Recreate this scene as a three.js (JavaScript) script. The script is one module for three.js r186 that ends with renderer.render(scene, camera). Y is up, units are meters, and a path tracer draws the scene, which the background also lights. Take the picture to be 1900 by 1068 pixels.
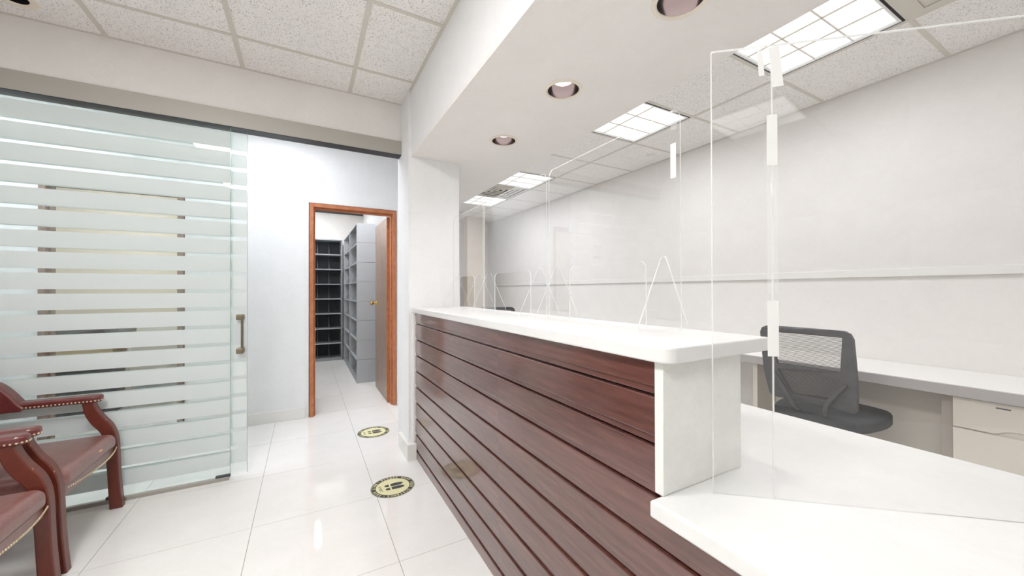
import * as THREE from 'three';
import { RoundedBoxGeometry } from 'three/addons/geometries/RoundedBoxGeometry.js';
import { mergeGeometries } from 'three/addons/utils/BufferGeometryUtils.js';
import { RectAreaLightUniformsLib } from 'three/addons/lights/RectAreaLightUniformsLib.js';
RectAreaLightUniformsLib.init();

// ---------------------------------------------------------------- camera, exposure, lights
const scene = new THREE.Scene();
scene.background = new THREE.Color(0x000000);
const camera = new THREE.PerspectiveCamera(2 * Math.atan(534 / 697.04) * 180 / Math.PI, 1900 / 1068, 0.05, 60);
const YAW = 0.5032, PITCH = 0.0053, ROLL = -0.0024;
camera.position.set(0, 1.22, 0);
camera.lookAt(Math.sin(YAW) * Math.cos(PITCH), 1.22 + Math.sin(PITCH), -Math.cos(YAW) * Math.cos(PITCH));
camera.rotateZ(ROLL);
scene.add(camera);
const renderer = new THREE.WebGLRenderer({ antialias: true });
renderer.toneMapping = THREE.LinearToneMapping;
renderer.toneMappingExposure = 1.14;
renderer.shadowMap.enabled = true;
// the strength and tint of each room's ceiling lights (the lights stand in their fittings, see makeTroffer)
const WAITING = { color: 0xfbfbfc, power: 28 }, DIMMED = { color: 0xfcfbfb, power: 1.1 }, OFFICE = { color: 0xf6f8fe, power: 9 }, CORRIDOR = { color: 0xf0f5fd, power: 12.5 }, STORE = { color: 0xf8fbff, power: 17 };

// ---------------------------------------------------------------- helpers
let seed = 7;
const rnd = () => { seed = (seed * 1664525 + 1013904223) >>> 0; return seed / 4294967296; };
const used = {};
const numbered = (n) => { const k = used[n] = (used[n] ?? -1) + 1; return k ? n + '_' + String(k).padStart(3, '0') : n; };
function uvMetres(g) {                                               // uv in metres, by the way each face points
  if (g.index) g = g.toNonIndexed();
  const p = g.attributes.position, n = g.attributes.normal, uv = new Float32Array(p.count * 2);
  for (let t = 0; t < p.count; t += 3) {
    let ax = 0, ay = 0, az = 0;
    for (let k = 0; k < 3; k++) { ax += n.getX(t + k); ay += n.getY(t + k); az += n.getZ(t + k); }
    ax = Math.abs(ax); ay = Math.abs(ay); az = Math.abs(az);
    for (let k = 0; k < 3; k++) {
      const i = t + k, x = p.getX(i), y = p.getY(i), z = p.getZ(i);
      const [u, v] = ay >= ax && ay >= az ? [x, z] : ax >= az ? [z, y] : [x, y];
      uv[2 * i] = u; uv[2 * i + 1] = v;
    }
  }
  g.setAttribute('uv', new THREE.BufferAttribute(uv, 2));
  return g;
}
function bx(x0, x1, y0, y1, z0, z1, r = 0, seg = 2) {
  const w = x1 - x0, h = y1 - y0, d = z1 - z0;
  let g = r > 0 ? new RoundedBoxGeometry(w, h, d, seg, Math.min(r, w / 2.01, h / 2.01, d / 2.01)) : new THREE.BoxGeometry(w, h, d);
  g.translate((x0 + x1) / 2, (y0 + y1) / 2, (z0 + z1) / 2);
  g = uvMetres(g); g.deleteAttribute('uv1');
  return g;
}
function clean(g) { g = g.index ? g.toNonIndexed() : g; for (const k of Object.keys(g.attributes)) if (!['position', 'normal', 'uv'].includes(k)) g.deleteAttribute(k); return g; }
const join = (...gs) => mergeGeometries(gs.flat().map(clean));
function extrude(pts, depth, opt = {}) {
  const s = pts instanceof THREE.Shape ? pts : new THREE.Shape(pts.map(([x, y]) => new THREE.Vector2(x, y)));
  return new THREE.ExtrudeGeometry(s, { depth, bevelEnabled: false, curveSegments: 10, ...opt });
}
const cyl = (r0, r1, h, x, y, z, n = 20) => new THREE.CylinderGeometry(r1, r0, h, n).translate(x, y + h / 2, z);
function tube(pts, r, n = 8, seg = 24) { return new THREE.TubeGeometry(new THREE.CatmullRomCurve3(pts.map((p) => new THREE.Vector3(...p))), seg, r, n); }
function thing(name, label, category, pos = [0, 0, 0], group) {
  const o = new THREE.Group(); o.name = numbered(name); o.position.set(...pos); scene.add(o);
  o.userData = { label, category }; if (group) o.userData.group = group;
  return o;
}
function part(parent, name, g, mat, world = true) {                  // a part whose shape is given in world coordinates (or in the thing's own)
  if (world) g.translate(-parent.position.x, -parent.position.y, -parent.position.z);
  const m = new THREE.Mesh(g, mat); m.name = name; m.castShadow = m.receiveShadow = true; parent.add(m); return m;
}
function sub(parent, name, g, mat) { const m = new THREE.Mesh(g, mat); m.name = name; m.castShadow = m.receiveShadow = true; parent.add(m); return m; }
function single(name, g, mat, label, category, group) {
  const m = new THREE.Mesh(g, mat); m.name = numbered(name); m.castShadow = m.receiveShadow = true; m.userData = { label, category };
  if (group) m.userData.group = group; scene.add(m); return m;
}
function struct(name, g, mat, label, category) {
  const m = g ? new THREE.Mesh(g, mat) : new THREE.Group(); m.name = name; m.castShadow = m.receiveShadow = true;
  m.userData = { kind: 'structure', label, category }; scene.add(m); return m;
}
function copy(o, label) {
  const c = o.clone(); c.name = numbered(o.name.replace(/_\d+$/, '')); c.userData = { ...o.userData }; if (label) c.userData.label = label; scene.add(c); return c;
}

// ---------------------------------------------------------------- textures
function noiseGrid(n, s) { const a = new Float32Array(n * n); let q = s; for (let i = 0; i < n * n; i++) { q = (q * 1664525 + 1013904223) >>> 0; a[i] = q / 4294967296; } return (x, y) => { const xi = Math.floor(x), yi = Math.floor(y), fx = x - xi, fy = y - yi, sx = fx * fx * (3 - 2 * fx), sy = fy * fy * (3 - 2 * fy), m = (v) => ((v % n) + n) % n, g = (i, j) => a[m(j) * n + m(i)]; return (g(xi, yi) * (1 - sx) + g(xi + 1, yi) * sx) * (1 - sy) + (g(xi, yi + 1) * (1 - sx) + g(xi + 1, yi + 1) * sx) * sy; }; }
function fieldTexture(size, f, srgb, rep = [1, 1]) {
  const d = new Uint8Array(size * size * 4);
  for (let j = 0; j < size; j++) for (let i = 0; i < size; i++) {
    const c = f(i / size, j / size), k = 4 * (j * size + i), a = Array.isArray(c) ? c : [c, c, c];
    for (let q = 0; q < 3; q++) d[k + q] = Math.max(0, Math.min(255, Math.round(a[q]))); d[k + 3] = 255;
  }
  const t = new THREE.DataTexture(d, size, size); t.wrapS = t.wrapT = THREE.RepeatWrapping; t.magFilter = THREE.LinearFilter; t.minFilter = THREE.LinearMipmapLinearFilter; t.generateMipmaps = true;
  if (srgb) t.colorSpace = THREE.SRGBColorSpace; t.repeat.set(...rep); t.needsUpdate = true; return t;
}
const lerp3 = (a, b, t) => a.map((v, i) => v + (b[i] - v) * t);
// stained wood: streaks along u
function woodTexture(c0, c1, s, period, rows) {
  const n1 = noiseGrid(64, s), n2 = noiseGrid(64, s + 5), n3 = noiseGrid(64, s + 9);
  return fieldTexture(512, (u, v) => {
    const warp = n3(u * 4, v * 8) * 1.2, a = n1(u * 8, v * rows + warp), b = n2(u * 32, v * 64 + warp), c = n1(u * 2, v * 4);
    return lerp3(c0, c1, Math.min(1, Math.max(0, 0.45 * a + 0.35 * b + 0.3 * c - 0.05)));
  }, true, [1 / period[0], 1 / period[1]]);
}
function mottle(c0, c1, s, period, size = 256) {
  const n1 = noiseGrid(64, s), n2 = noiseGrid(64, s + 3);
  return fieldTexture(size, (u, v) => lerp3(c0, c1, 0.5 * n1(u * 8, v * 8) + 0.3 * n2(u * 32, v * 32) + 0.2 * n1(u * 64, v * 64)), true, [1 / period, 1 / period]);
}
function bumpNoise(s, f, period) { const n = noiseGrid(64, s); return fieldTexture(256, (u, v) => 255 * (0.6 * n(u * f, v * f) + 0.4 * n(u * f * 2, v * f * 2)), false, [1 / period, 1 / period]); }
function fissured() {                                                // mineral-fibre ceiling tile: pin holes and short worm tracks, one 0.65 m square
  const mk = (bg, fg) => {
    const c = document.createElement('canvas'); c.width = c.height = 1024; const x = c.getContext('2d'); x.fillStyle = bg; x.fillRect(0, 0, 1024, 1024);
    seed = 99;
    for (let i = 0; i < 3800; i++) {
      const px = rnd() * 1024, py = rnd() * 1024, L = 1.5 + rnd() * rnd() * 9, a = rnd() * 6.28, w = 1.2 + rnd() * 2.2;
      x.strokeStyle = fg(rnd()); x.lineWidth = w; x.lineCap = 'round'; x.beginPath(); x.moveTo(px, py); x.lineTo(px + Math.cos(a) * L, py + Math.sin(a) * L); x.stroke();
    }
    const t = new THREE.CanvasTexture(c); t.wrapS = t.wrapT = THREE.RepeatWrapping; t.repeat.set(1 / 0.65, 1 / 0.65); return t;
  };
  const map = mk('rgb(246,243,239)', (r) => `rgba(110,102,92,${0.45 + 0.6 * r})`); map.colorSpace = THREE.SRGBColorSpace;
  return { map, bump: mk('#fff', (r) => `rgba(0,0,0,${0.5 + 0.5 * r})`) };
}
const ceilTex = fissured();

// ---------------------------------------------------------------- materials
const S = (o) => new THREE.MeshStandardMaterial(o), PH = (o) => new THREE.MeshPhysicalMaterial(o);
const wallBump = bumpNoise(31, 48, 0.4);
const M = {
  wall: S({ map: mottle([234, 231, 227], [240, 237, 233], 11, 0.9), roughness: 0.85, bumpMap: wallBump, bumpScale: 0.0004 }),
  wallCool: S({ map: mottle([236, 236, 236], [242, 242, 242], 12, 0.9), roughness: 0.85, bumpMap: wallBump, bumpScale: 0.0004 }),
  wallBeige: S({ map: mottle([226, 214, 194], [234, 223, 205], 13, 0.9), roughness: 0.9 }),
  soffit: S({ map: mottle([239, 235, 230], [244, 240, 236], 14, 0.9), roughness: 0.85, bumpMap: wallBump, bumpScale: 0.0004 }),
  columnTan: S({ map: mottle([206, 196, 182], [214, 205, 192], 15, 0.9), roughness: 0.85 }),
  trimWhite: S({ color: 0xeeece8, roughness: 0.5 }),
  tile: PH({ map: mottle([238, 236, 232], [244, 242, 239], 21, 0.8), roughness: 0.05, specularIntensity: 0.9 }),
  grout: S({ color: 0x8d8a86, roughness: 0.9 }),
  carpet: S({ map: mottle([232, 229, 224], [239, 236, 232], 22, 0.3), roughness: 0.4 }),
  ceilTile: S({ map: ceilTex.map, bumpMap: ceilTex.bump, bumpScale: 0.002, roughness: 0.95 }),
  gridBar: S({ color: 0xd6d1c6, roughness: 0.55 }),
  deck: S({ color: 0xb8b4ae, roughness: 0.9 }),
  track: S({ color: 0xb3afa7, metalness: 0.35, roughness: 0.5 }),
  trackDark: S({ color: 0x2b2e31, roughness: 0.5 }),
  glass: PH({ color: 0xfcfefd, transmission: 1, roughness: 0, thickness: 0, ior: 1.5 }),
  glassEdge: PH({ color: 0x9fb5ad, roughness: 0.2 }),
  film: PH({ color: 0xf6faf9, transmission: 0.47, roughness: 0.97, thickness: 0, side: THREE.DoubleSide }),
  acrylic: PH({ color: 0xffffff, transmission: 1, roughness: 0, thickness: 0, ior: 1.49 }),
  acrylicEdge: PH({ color: 0xfbfcfb, transmission: 0.75, roughness: 0.8, thickness: 0 }),
  tape: PH({ color: 0xf6f6f4, transmission: 0.3, roughness: 0.9, thickness: 0 }),
  clearTape: PH({ color: 0xffffff, transmission: 0.93, roughness: 0.12, thickness: 0 }),
  bronze: S({ color: 0x8a7f6c, metalness: 0.85, roughness: 0.38 }),
  plank: PH({ map: woodTexture([76, 43, 38], [118, 77, 68], 41, [1.4, 0.35], 40), roughness: 0.3, clearcoat: 1, clearcoatRoughness: 0.1, bumpMap: bumpNoise(43, 40, 0.25), bumpScale: 0.0003 }),
  stone: PH({ map: mottle([222, 222, 220], [229, 229, 227], 51, 0.5), roughness: 0.3 }),
  stonePanel: PH({ map: mottle([226, 227, 221], [236, 237, 232], 52, 0.35), roughness: 0.35 }),
  cherry: S({ map: woodTexture([166, 96, 60], [208, 138, 96], 61, [0.12, 0.9], 30), roughness: 0.45 }),
  doorLeaf: S({ map: woodTexture([128, 106, 92], [158, 136, 120], 63, [0.3, 1.2], 24), roughness: 0.35 }),
  brownFrame: S({ map: woodTexture([118, 92, 80], [156, 130, 116], 64, [0.12, 0.9], 30), roughness: 0.5 }),
  brass: S({ color: 0xc8a864, metalness: 0.9, roughness: 0.25 }),
  steel: S({ color: 0x9a9da0, roughness: 0.45, metalness: 0.15 }),
  steelLight: S({ color: 0xb4b7ba, roughness: 0.45, metalness: 0.15 }),
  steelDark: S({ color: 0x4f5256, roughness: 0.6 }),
  desk: PH({ color: 0xf2f0ec, roughness: 0.35 }),
  deskEdge: S({ color: 0xb5b1b0, roughness: 0.45 }),
  cream: S({ color: 0xe6e0d5, roughness: 0.5 }),
  greyPanel: S({ color: 0xb8b0a6, roughness: 0.7 }),
  plastic: S({ map: mottle([72, 73, 76], [98, 99, 102], 71, 0.12), roughness: 0.65 }),
  mesh: S({ color: 0x4a4b4e, roughness: 0.7 }),
  seatFabric: S({ map: mottle([38, 40, 44], [66, 68, 72], 72, 0.06), roughness: 0.95 }),
  leather: PH({ map: mottle([92, 38, 36], [124, 58, 54], 81, 0.25), roughness: 0.34, clearcoat: 0.7, clearcoatRoughness: 0.2, bumpMap: bumpNoise(82, 60, 0.12), bumpScale: 0.0005 }),
  leatherSeat: PH({ map: mottle([124, 80, 75], [150, 106, 100], 83, 0.3), roughness: 0.34, clearcoat: 0.7, clearcoatRoughness: 0.22, bumpMap: bumpNoise(84, 50, 0.14), bumpScale: 0.0006 }),
  mahogany: PH({ map: woodTexture([94, 38, 24], [118, 52, 36], 85, [0.1, 0.5], 20), roughness: 0.4, clearcoat: 0.3, clearcoatRoughness: 0.3 }),
  rawWood: S({ color: 0xd9a878, roughness: 0.8 }),
  nail: S({ color: 0xd9c7a4, metalness: 0.8, roughness: 0.3 }),
  reflector: S({ color: 0x80767a, metalness: 0.9, roughness: 0.16 }),
  ring: S({ color: 0xefe6d6, roughness: 0.4 }),
  fitting: S({ color: 0xf3f3f1, roughness: 0.4 }),
  gasket: S({ color: 0x2e2d2c, roughness: 0.8 }),  // near black of the painted shadow gap round the lights and the sticker rims
  lens: S({ color: 0xffffff, emissive: 0xffffff, emissiveIntensity: 0.55, roughness: 0.4 }),
  bulb: S({ color: 0xffffff, emissive: 0xfff4e6, emissiveIntensity: 1.6, roughness: 0.4 }),
  paper: S({ color: 0xd8d5cc, roughness: 0.9 }),
  tan: S({ color: 0xd8c4a4, roughness: 0.7 }),
};

// ---------------------------------------------------------------- the setting
const CY = 2.68, OY = 2.66, TOP = 2.86;
// floor of polished tiles
{
  const f = struct('floor', null, null, 'polished cream floor of large square tiles', 'floor');
  const bed = bx(-2.7, 0.76, -0.08, -0.0012, -7.62, 3.2); sub(f, 'grout_bed', bed, M.grout);
  const p = 0.6125, g = 0.0012, x0 = 0.372, z0 = -1.732, cut = {};
  for (let i = -5; i <= 0; i++) for (let k = -10; k <= 8; k++) {
    const xa = Math.max(-2.7, x0 + i * p), xb = Math.min(0.76, x0 + (i + 1) * p), za = Math.max(-7.62, z0 + k * p), zb = Math.min(3.2, z0 + (k + 1) * p);
    if (xb - xa < 0.02 || zb - za < 0.02) continue;
    sub(f, 'floor_tile', bx(xa + g, xb - g, -0.008, 0, za + g, zb - g), M.tile);
  }
  struct('floor_001', bx(0.76, 3.6, -0.08, 0, -7.62, 3.2), M.carpet, 'beige office floor behind the counter', 'floor');
}
// walls
const wallStruct = (name, g, mat, label) => struct(name, g, mat, label, 'wall');
wallStruct('wall_front', bx(-1.62, 0.66, 2.386, TOP, -3.12, -3.01), M.wall, 'plain painted wall above the sliding glass');
wallStruct('wall_left', bx(-1.74, -1.62, 0, TOP, -3.12, 3.2), M.wall, 'painted side wall of the waiting area');
wallStruct('wall_back', bx(-1.74, 3.6, 0, TOP, 3.2, 3.32), M.wall, 'painted rear wall of the waiting area and office');
wallStruct('wall_right', bx(3.5, 3.62, 0, TOP, -7.62, 3.32), M.wall, 'long painted office wall with a white rail');
wallStruct('wall_end', bx(0.66, 1.05, 0, TOP, -3.12, -2.76), M.wallCool, 'white wall stub that the counter butts against');
wallStruct('wall_partition', bx(0.96, 1.05, 0, TOP, -7.62, -3.12), M.wallCool, 'partition between the corridor and the office');
wallStruct('wall_office_end', bx(1.05, 3.5, 0, TOP, -7.57, -7.45), M.wall, 'far end wall of the office');
wallStruct('wall_corridor_end', bx(-2.82, -2.7, 0, TOP, -7.62, -3.12), M.wallCool, 'end wall of the corridor behind the glass');
wallStruct('wall_corridor_front', bx(-2.7, -1.74, 0, TOP, -3.12, -3.01), M.wallCool, 'corridor wall beside the waiting area');
wallStruct('wall_store_side', bx(-0.5, -0.42, 0, TOP, -7.62, -4.24), M.wall, 'wall between the store and the room next to it');
wallStruct('wall_side_room', bx(-2.7, -0.5, 0, TOP, -6.1, -6.0), M.wallBeige, 'beige wall of the room behind the striped glass');
wallStruct('wall_column', bx(2.755, 3.12, 0, TOP, -7.0, -6.8), M.columnTan, 'tan column at the far end of the office');
wallStruct('wall_store_end', bx(-2.7, 0.96, 0, TOP, -7.74, -7.62), M.wall, 'far wall of the file store');
{
  const s = new THREE.Shape([[-2.7, 0], [-1.732, 0], [-1.732, 2.072], [-0.893, 2.072], [-0.893, 0], [0.03, 0], [0.03, 2.072], [0.858, 2.072], [0.858, 0], [0.96, 0], [0.96, TOP], [-2.7, TOP]].map(([a, b]) => new THREE.Vector2(a, b)));
  wallStruct('wall_far', uvMetres(extrude(s, 0.12).translate(0, 0, -4.24)), M.wallCool, 'white corridor wall with two wood framed doorways');
}
struct('trim_1', bx(-1.62, 0.66, 2.28, 2.386, -3.09, -2.99, 0.003), M.track, 'brushed grey metal track above the sliding glass', 'track');
struct('trim_2', bx(-1.62, 0.66, 2.276, 2.28, -3.085, -2.992), M.trackDark, 'thin dark gasket under the glass track', 'gasket');
struct('trim_3', bx(3.482, 3.5, 1.304, 1.357, -7.45, 3.2, 0.003), M.trimWhite, 'white rail along the office wall', 'rail');
struct('trim_4', join(bx(-1.62, 0.64, 2.386, 2.398, -3.013, -3.0, 0.002)), M.wall, 'thin plaster bead above the glass track', 'bead');
// baseboards
struct('baseboard_far', bx(-0.893, 0.0, 0, 0.105, -4.12, -4.107, 0.003), M.trimWhite, 'white baseboard beside the store doorway', 'baseboard');
struct('baseboard_end', join(bx(0.638, 0.66, 0, 0.115, -3.0, -2.73), bx(0.638, 0.703, 0, 0.115, -2.73, -2.708), bx(0.66, 0.689, 0, 0.115, -2.76, -2.73)), M.trimWhite, 'white baseboard wrapped round the wall stub', 'baseboard');
struct('baseboard_left', bx(-1.62, -1.605, 0, 0.1, -2.95, 3.2), M.trimWhite, 'white baseboard behind the leather chairs', 'baseboard');
struct('baseboard_right', bx(3.487, 3.5, 0, 0.1, -7.45, 3.2), M.trimWhite, 'white baseboard of the office wall', 'baseboard');

// ceilings: suspended tiles between metal bars, a deck above
struct('ceiling', bx(-2.82, 3.62, TOP, TOP + 0.1, -7.74, 3.32), M.deck, 'deck above the suspended ceilings', 'ceiling');
function tiledCeiling(name, y, xs, zs, skip, label) {
  const c = struct(name, null, null, label, 'ceiling'), e = 0.003;
  for (let i = 0; i + 1 < xs.length; i++) for (let k = 0; k + 1 < zs.length; k++) {
    if (skip.some(([a, b]) => a === i && b === k)) continue;
    const t = bx(xs[i] + e, xs[i + 1] - e, y, y + 0.016, zs[k] + e, zs[k + 1] - e);
    const uv = t.attributes.uv, du = (i * 0.37 + k * 0.71) % 1, dv = (i * 0.59 + k * 0.23) % 1;
    for (let q = 0; q < uv.count; q++) uv.setXY(q, uv.getX(q) + du * 0.65, uv.getY(q) + dv * 0.65);
    sub(c, 'ceiling_tile', t, M.ceilTile);
  }
  for (let i = 1; i + 1 < xs.length; i++) sub(c, 'main_bar', bx(xs[i] - 0.0125, xs[i] + 0.0125, y - 0.0035, y + 0.03, zs[0], zs[zs.length - 1]), M.gridBar);
  for (let k = 1; k + 1 < zs.length; k++) for (let i = 0; i + 1 < xs.length; i++) sub(c, 'cross_bar', bx(xs[i] + 0.0125, xs[i + 1] - 0.0125, y - 0.0025, y + 0.03, zs[k] - 0.0115, zs[k] + 0.0115), M.gridBar);
  sub(c, 'wall_angle', join(bx(xs[0], xs[0] + 0.018, y - 0.003, y, zs[0], zs[zs.length - 1]), bx(xs[xs.length - 1] - 0.018, xs[xs.length - 1], y - 0.003, y, zs[0], zs[zs.length - 1]), bx(xs[0], xs[xs.length - 1], y - 0.003, y, zs[0], zs[0] + 0.014)), M.gridBar);
  return c;
}
function plateWithHoles(x0, x1, z0, z1, holes) {
  const V = (a) => a.map(([p, q]) => new THREE.Vector2(p, q)), s = new THREE.Shape(V([[x0, -z1], [x1, -z1], [x1, -z0], [x0, -z0]]));
  for (const [a, b, c, d] of holes) s.holes.push(new THREE.Path(V([[a, -d], [a, -c], [b, -c], [b, -d]])));
  return uvMetres(extrude(s, 0.02).rotateX(-Math.PI / 2).translate(0, OY, 0));
}
const wx = [-1.62, -1.0, -0.358, 0.288, 0.68], wz = [-3.01, -2.643, -1.995, -1.347, -0.699, -0.051, 0.597, 1.245, 1.893, 2.541, 3.2];
tiledCeiling('ceiling_001', CY, wx, wz, [[1, 3], [2, 8], [1, 5], [0, 0]], 'suspended ceiling of speckled tiles over the waiting area');
{
  const V = (a) => a.map(([p, q]) => new THREE.Vector2(p, q)), h = new THREE.Shape(V([[-1.617, 3.007], [-1.617, 2.646], [-1.003, 2.646], [-1.003, 3.007]]));
  h.holes.push(new THREE.Path().absarc(-1.27, 2.82, 0.056, 0, Math.PI * 2, true));
  sub(scene.getObjectByName('ceiling_001'), 'ceiling_tile', uvMetres(extrude(h, 0.016).rotateX(-Math.PI / 2).translate(0, CY, 0)), M.ceilTile);
}
const ox = [1.54, 2.185, 2.83, 3.5], oz = []; for (let k = 11; k >= -6; k--) oz.push(k === 11 ? -7.45 : k === -6 ? 3.2 : -0.725 - 0.642 * k + 0);
// row r lies between -0.725-0.642*(r+1) and -0.725-0.642*r
const rowAt = (r) => oz.findIndex((z) => Math.abs(z - (-0.725 - 0.642 * (r + 1))) < 1e-6);
tiledCeiling('ceiling_002', OY, ox, oz, [[1, rowAt(0)], [1, rowAt(2)], [1, rowAt(5)], [1, rowAt(7)], [0, rowAt(6)], [1, rowAt(-1)], [1, rowAt(6)], [1, rowAt(-3)]], 'suspended ceiling of tiles over the office');
struct('ceiling_003', plateWithHoles(-2.7, 0.96, -4.12, -3.12, [[-0.55, 0.05, -3.78, -3.18], [-2.1, -1.5, -3.78, -3.18]]), M.wallCool, 'plain white corridor ceiling', 'ceiling');
struct('ceiling_004', plateWithHoles(-2.7, 0.96, -7.62, -4.24, [[-0.35, 0.25, -7.1, -6.4], [-0.05, 0.55, -4.95, -4.35], [-1.9, -1.3, -5.2, -4.6]]), M.wall, 'plain white ceiling of the file store', 'ceiling');
// soffit over the counter, with round holes for the downlights
const CANS = [[1.112, -0.832], [1.108, -1.487], [1.142, -2.182]];
{
  const s = new THREE.Shape([[0.68, -3.2], [1.56, -3.2], [1.56, 4.7], [1.05, 4.7], [1.05, 2.76], [0.68, 2.76]].map(([a, b]) => new THREE.Vector2(a, b)));
  for (const [x, z] of CANS) s.holes.push(new THREE.Path().absarc(x, -z, 0.077, 0, Math.PI * 2, true));
  const bottom = uvMetres(extrude(s, 0.02, { curveSegments: 32 }).rotateX(-Math.PI / 2).translate(0, 2.2, 0));
  const c = struct('ceiling_005', null, null, 'dropped plaster soffit over the counter', 'soffit');
  sub(c, 'soffit_board', bottom, M.soffit);
  sub(c, 'soffit_side', bx(0.68, 0.7, 2.22, TOP, -3.01, 3.2), M.wallCool);
  sub(c, 'soffit_side', bx(1.54, 1.56, 2.22, TOP, -4.7, 3.2), M.wall);
  sub(c, 'soffit_end', bx(1.05, 1.54, 2.22, TOP, -4.7, -4.68), M.wall);
}

// ---------------------------------------------------------------- light fittings
function makeTroffer(label, x0, x1, z0, z1, y, L, group) {
  const cx = (x0 + x1) / 2, cz = (z0 + z1) / 2, t = thing('ceiling_light', label, 'ceiling light', [cx, y, cz], group);
  const g = 0.024, w = 0.036;
  part(t, 'gasket', join(bx(x0 + 0.013, x1 - 0.013, y - 0.002, y + 0.05, z0 + 0.013, z0 + g), bx(x0 + 0.013, x1 - 0.013, y - 0.002, y + 0.05, z1 - g, z1 - 0.013), bx(x0 + 0.013, x0 + g, y - 0.002, y + 0.05, z0 + g, z1 - g), bx(x1 - g, x1 - 0.013, y - 0.002, y + 0.05, z0 + g, z1 - g)), M.gasket);  // black ring stands in for the dark shadow gap round the light frame
  part(t, 'frame', join(bx(x0 + g, x1 - g, y - 0.004, y + 0.05, z0 + g, z0 + w), bx(x0 + g, x1 - g, y - 0.004, y + 0.05, z1 - w, z1 - g), bx(x0 + g, x0 + w, y - 0.004, y + 0.05, z0 + w, z1 - w), bx(x1 - w, x1 - g, y - 0.004, y + 0.05, z0 + w, z1 - w)), M.fitting);
  part(t, 'housing', bx(x0 + g, x1 - g, y + 0.05, y + 0.12, z0 + g, z1 - g), M.fitting);
  const xa = x0 + w, xb = x1 - w, za = z0 + w, zb = z1 - w, cw = (xb - xa) / 3, cd = (zb - za) / 3;
  for (let i = 0; i < 3; i++) for (let k = 0; k < 3; k++) {
    part(t, 'lens_cell', bx(xa + i * cw + 0.002, xa + (i + 1) * cw - 0.002, y + 0.006, y + 0.02, za + k * cd + 0.002, za + (k + 1) * cd - 0.002, 0.006), M.lens);
  }
  for (let i = 1; i < 3; i++) { part(t, 'louver_blade', bx(xa + i * cw - 0.0018, xa + i * cw + 0.0018, y + 0.001, y + 0.03, za, zb), M.gridBar); part(t, 'louver_blade', bx(xa, xb, y + 0.001, y + 0.03, za + i * cd - 0.0018, za + i * cd + 0.0018), M.gridBar); }
  const l = new THREE.RectAreaLight(L.color, L.power, xb - xa, zb - za); l.position.set(0, -0.012, 0); l.rotation.x = -Math.PI / 2; l.name = 'lamp_light'; t.add(l);
  return t;
}
const OG = 'square lens lights in the office ceiling', row = (r) => [-0.725 - 0.642 * (r + 1), -0.725 - 0.642 * r];
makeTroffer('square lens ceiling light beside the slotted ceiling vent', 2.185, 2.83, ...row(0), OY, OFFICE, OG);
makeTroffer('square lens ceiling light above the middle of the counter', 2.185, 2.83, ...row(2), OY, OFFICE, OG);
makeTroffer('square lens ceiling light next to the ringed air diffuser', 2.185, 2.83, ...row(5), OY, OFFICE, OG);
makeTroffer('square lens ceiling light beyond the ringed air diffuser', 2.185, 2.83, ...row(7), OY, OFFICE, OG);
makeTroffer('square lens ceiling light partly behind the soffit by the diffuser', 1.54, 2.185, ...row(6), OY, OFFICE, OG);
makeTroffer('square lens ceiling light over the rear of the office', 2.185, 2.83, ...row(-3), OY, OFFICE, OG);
const WG = 'square lens lights in the waiting area ceiling';
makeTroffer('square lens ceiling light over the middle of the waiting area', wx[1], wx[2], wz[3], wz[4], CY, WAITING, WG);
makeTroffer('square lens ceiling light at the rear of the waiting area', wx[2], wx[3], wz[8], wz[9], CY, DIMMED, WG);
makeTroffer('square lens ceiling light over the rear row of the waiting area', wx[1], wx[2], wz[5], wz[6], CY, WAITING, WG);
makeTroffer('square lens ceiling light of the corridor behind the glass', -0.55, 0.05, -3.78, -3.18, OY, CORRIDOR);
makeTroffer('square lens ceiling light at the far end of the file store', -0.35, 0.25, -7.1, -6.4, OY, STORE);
makeTroffer('added square lens ceiling light just inside the file store', -0.05, 0.55, -4.95, -4.35, OY, STORE);  // extra unseen lamp, added to brighten the store shelves
makeTroffer('added square lens ceiling light of the room behind the striped glass', -1.9, -1.3, -5.2, -4.6, OY, STORE);  // unseen lamp, put in to lift the dark side room
makeTroffer('added square lens ceiling light at the end of the corridor', -2.1, -1.5, -3.78, -3.18, OY, CORRIDOR);  // second corridor lamp, added out of view to even the corridor light
const canLabels = ['recessed downlight in the soffit above the end panel', 'recessed downlight in the middle of the soffit row', 'recessed downlight in the soffit by the wall stub'];
CANS.forEach(([x, z], i) => {
  const t = thing('recessed_downlight', canLabels[i], 'downlight', [x, 2.2, z], 'downlights in the soffit');
  const V = (a) => a.map(([r, y]) => new THREE.Vector2(r, y));
  part(t, 'trim_ring', new THREE.LatheGeometry(V([[0.076, 0.01], [0.076, -0.004], [0.082, -0.007], [0.094, -0.004], [0.096, 0]]), 40), M.ring, false);
  part(t, 'reflector', new THREE.LatheGeometry(V([[0.075, -0.002], [0.074, 0.03], [0.07, 0.07], [0.063, 0.11], [0.055, 0.13]]), 40), M.reflector, false);
  part(t, 'can', new THREE.LatheGeometry(V([[0.08, 0.02], [0.08, 0.15], [0, 0.15]]), 24), M.steel, false);
  part(t, 'lamp', new THREE.LatheGeometry(V([[0, 0.03], [0.03, 0.033], [0.047, 0.043], [0.052, 0.06], [0.04, 0.11], [0, 0.12]]), 32), M.bulb, false);
  const l = new THREE.SpotLight(0xfff6ec, 0.7, 0, 1.0, 0.8, 2); l.position.set(0, 0.022, 0); l.target.position.set(0, -1, 0); l.shadow.radius = 2; l.castShadow = true; l.name = 'lamp_light'; t.add(l, l.target);
});
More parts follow.
